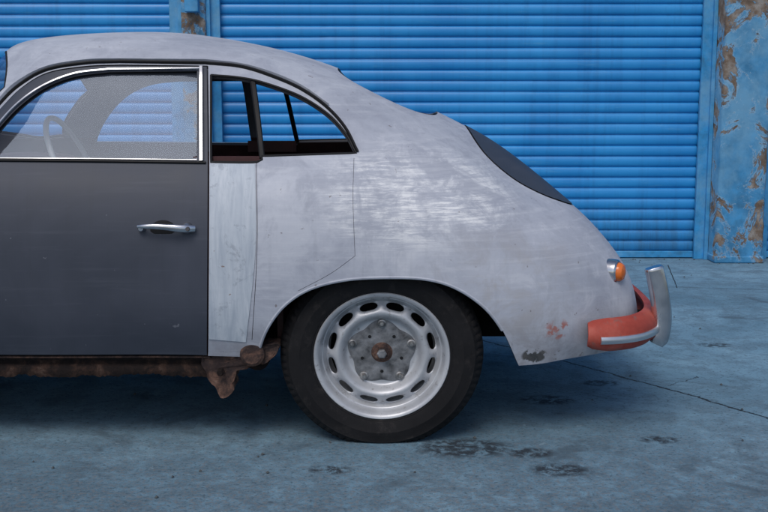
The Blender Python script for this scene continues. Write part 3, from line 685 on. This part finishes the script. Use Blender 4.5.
# ground
GH=CAMH+LIFT
def gpt(u,v):
    a=(u-CW)/FPX;b=(CH-v)/FPX;t=GH/(sp-b*cp); return np.array([a*t,t*(cp+b*sp)-CAMD])
def ground_mat():
    m,nt,b=newmat('worn_blue_painted_concrete'); v=coords(nt)
    n1=noise(nt,v,1.3,8,.68,.6); n2=noise(nt,v,7,8,.72,.2); n3=noise(nt,v,70,4,.65); n4=noise(nt,v,2.6,7,.7,.8); n5=noise(nt,v,24,7,.75,.3)
    col=ramp(nt,n1,[(.32,(.098,.19,.255)),(.5,(.155,.28,.37)),(.68,(.215,.36,.455))])
    col=mix(nt,ramp(nt,n2,[(.46,0),(.58,.55)]),col,(.09,.155,.205))
    sx=N(nt,'ShaderNodeSeparateXYZ'); nt.links.new(v,sx.inputs[0])
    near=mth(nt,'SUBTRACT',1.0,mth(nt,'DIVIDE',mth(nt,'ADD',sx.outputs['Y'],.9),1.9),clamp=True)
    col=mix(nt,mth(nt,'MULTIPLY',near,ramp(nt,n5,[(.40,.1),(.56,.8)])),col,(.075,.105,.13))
    col=mix(nt,mth(nt,'MULTIPLY',near,ramp(nt,n3,[(.50,0),(.60,.65)])),col,(.18,.165,.155))
    col=mix(nt,ramp(nt,n3,[(.36,.65),(.44,0)]),col,(.045,.062,.076))
    col=mix(nt,ramp(nt,n5,[(.61,0),(.68,.5)]),col,(.29,.42,.50))
    col=mix(nt,ramp(nt,n4,[(.56,0),(.66,.65)]),col,(.06,.09,.115))
    spots=None
    for u,vv,r in ((465,448,.12),(530,453,.06),(560,470,.07),(547,400,.08),(600,383,.06),(715,345,.06),(330,470,.05),(660,440,.05)):
        g=gpt(u,vv); kk=ramp(nt,blob(nt,(g[0],g[1],0),(r*1.6,r,.5)),[(.02,0),(.4,1)]); spots=kk if spots is None else mth(nt,'MAXIMUM',spots,kk)
    col=mix(nt,mth(nt,'MULTIPLY',spots,ramp(nt,n5,[(.42,0),(.54,.9)])),col,(.018,.023,.03))
    wob=mth(nt,'MULTIPLY',mth(nt,'SUBTRACT',n2,.5),.07); wob2=mth(nt,'MULTIPLY',mth(nt,'SUBTRACT',n3,.5),.016)
    H=None
    segs=[((470,337),(560,360),.009,1),((555,359),(690,395),.009,1),((688,394),(800,429),.009,1),((668,265),(677,288),.005,.4),((676,287),(800,291),.006,.2),((668,386),(700,377),.003,1.2)]
    for p,q,w,wb in segs:
        A_,B_=gpt(*p),gpt(*q); d=B_-A_; Ln=np.linalg.norm(d); d/=Ln; nn=(-d[1],d[0])
        X,Yv=sx.outputs['X'],sx.outputs['Y']
        s_=mth(nt,'ADD',mth(nt,'MULTIPLY',mth(nt,'SUBTRACT',X,A_[0]),nn[0]),mth(nt,'MULTIPLY',mth(nt,'SUBTRACT',Yv,A_[1]),nn[1]))
        l_=mth(nt,'ADD',mth(nt,'MULTIPLY',mth(nt,'SUBTRACT',X,A_[0]),d[0]),mth(nt,'MULTIPLY',mth(nt,'SUBTRACT',Yv,A_[1]),d[1]))
        s_=mth(nt,'ADD',s_,mth(nt,'MULTIPLY',mth(nt,'ADD',wob,wob2),wb))
        k=mth(nt,'SUBTRACT',1.0,mth(nt,'DIVIDE',mth(nt,'ABSOLUTE',s_),w),clamp=True)
        k=mth(nt,'MULTIPLY',k,mth(nt,'MULTIPLY',mth(nt,'GREATER_THAN',l_,0),mth(nt,'LESS_THAN',l_,Ln)))
        H=k if H is None else mth(nt,'MAXIMUM',H,k)
    col=mix(nt,ramp(nt,H,[(.1,0),(.5,.95)]),col,(.012,.016,.02))
    nt.links.new(col,b.inputs['Base Color']); nt.links.new(ramp(nt,n2,[(.3,.62),(.7,.85)]),b.inputs['Roughness'])
    b.inputs['Specular IOR Level'].default_value=.4
    hh=mth(nt,'ADD',mth(nt,'MULTIPLY',n3,.5),mth(nt,'MULTIPLY',n2,.8)); bump(nt,b,hh,.7,.007)
    return m
M_ground=ground_mat()
mesh('ground',[(-80,-80,0),(80,-80,0),(80,80,0),(-80,80,0)],[(0,1,2,3)],M_ground,None,False)
V=[];F=[];rng=random.Random(8)
for i in range(300):
    x=rng.uniform(-2.5,4.0); y=4.25-abs(rng.gauss(0,.06)) if rng.random()<.5 else rng.uniform(-.8,4.1); r=rng.uniform(.003,.010); a=rng.uniform(0,6)
    if 2.3<x<2.72: y=min(y,4.04)
    k=len(V)
    for j in range(4): V.append((x+r*math.cos(a+j*1.57)*rng.uniform(.5,1),y+r*math.sin(a+j*1.57),.001+rng.uniform(0,.003)))
    V.append((x,y,.004+r*.5)); F+=[(k+j,k+(j+1)%4,k+4) for j in range(4)]
mesh('gravel_debris',V,F,simple('grit',(.07,.08,.085),.9),None,False)
# ================================================================ LIGHT
w=bpy.data.worlds.new('World'); scene.world=w; w.use_nodes=True; nt=w.node_tree
sky=nt.nodes.new('ShaderNodeTexSky'); sky.sky_type='NISHITA'; sky.sun_disc=False
EL,AZ=math.radians(55),math.radians(200)
sky.sun_elevation=EL; sky.sun_rotation=AZ; sky.dust_density=2.5; sky.air_density=1.0; sky.ozone_density=1.2
nt.links.new(sky.outputs[0],nt.nodes['Background'].inputs[0]); nt.nodes['Background'].inputs[1].default_value=.115
L=bpy.data.lights.new('sun','SUN'); L.energy=1.3; L.angle=math.radians(30); L.color=(1,.97,.94)
lo=bpy.data.objects.new('sun',L); scene.collection.objects.link(lo)
d=Vector((math.sin(AZ)*math.cos(EL),math.cos(AZ)*math.cos(EL),math.sin(EL))); lo.rotation_euler=d.to_track_quat('Z','Y').to_euler()
# ================================================================ CAMERA
cam=bpy.data.cameras.new('camera'); co=bpy.data.objects.new('camera',cam); scene.collection.objects.link(co)
cam.lens=50.0; cam.sensor_width=36.0; cam.clip_end=500; cam.clip_start=.05
co.location=(0,-CAMD,GH); co.rotation_euler=(math.radians(90)-PIT,0,0); scene.camera=co
scene.view_settings.view_transform='Standard'; scene.view_settings.look='None'; scene.view_settings.exposure=0
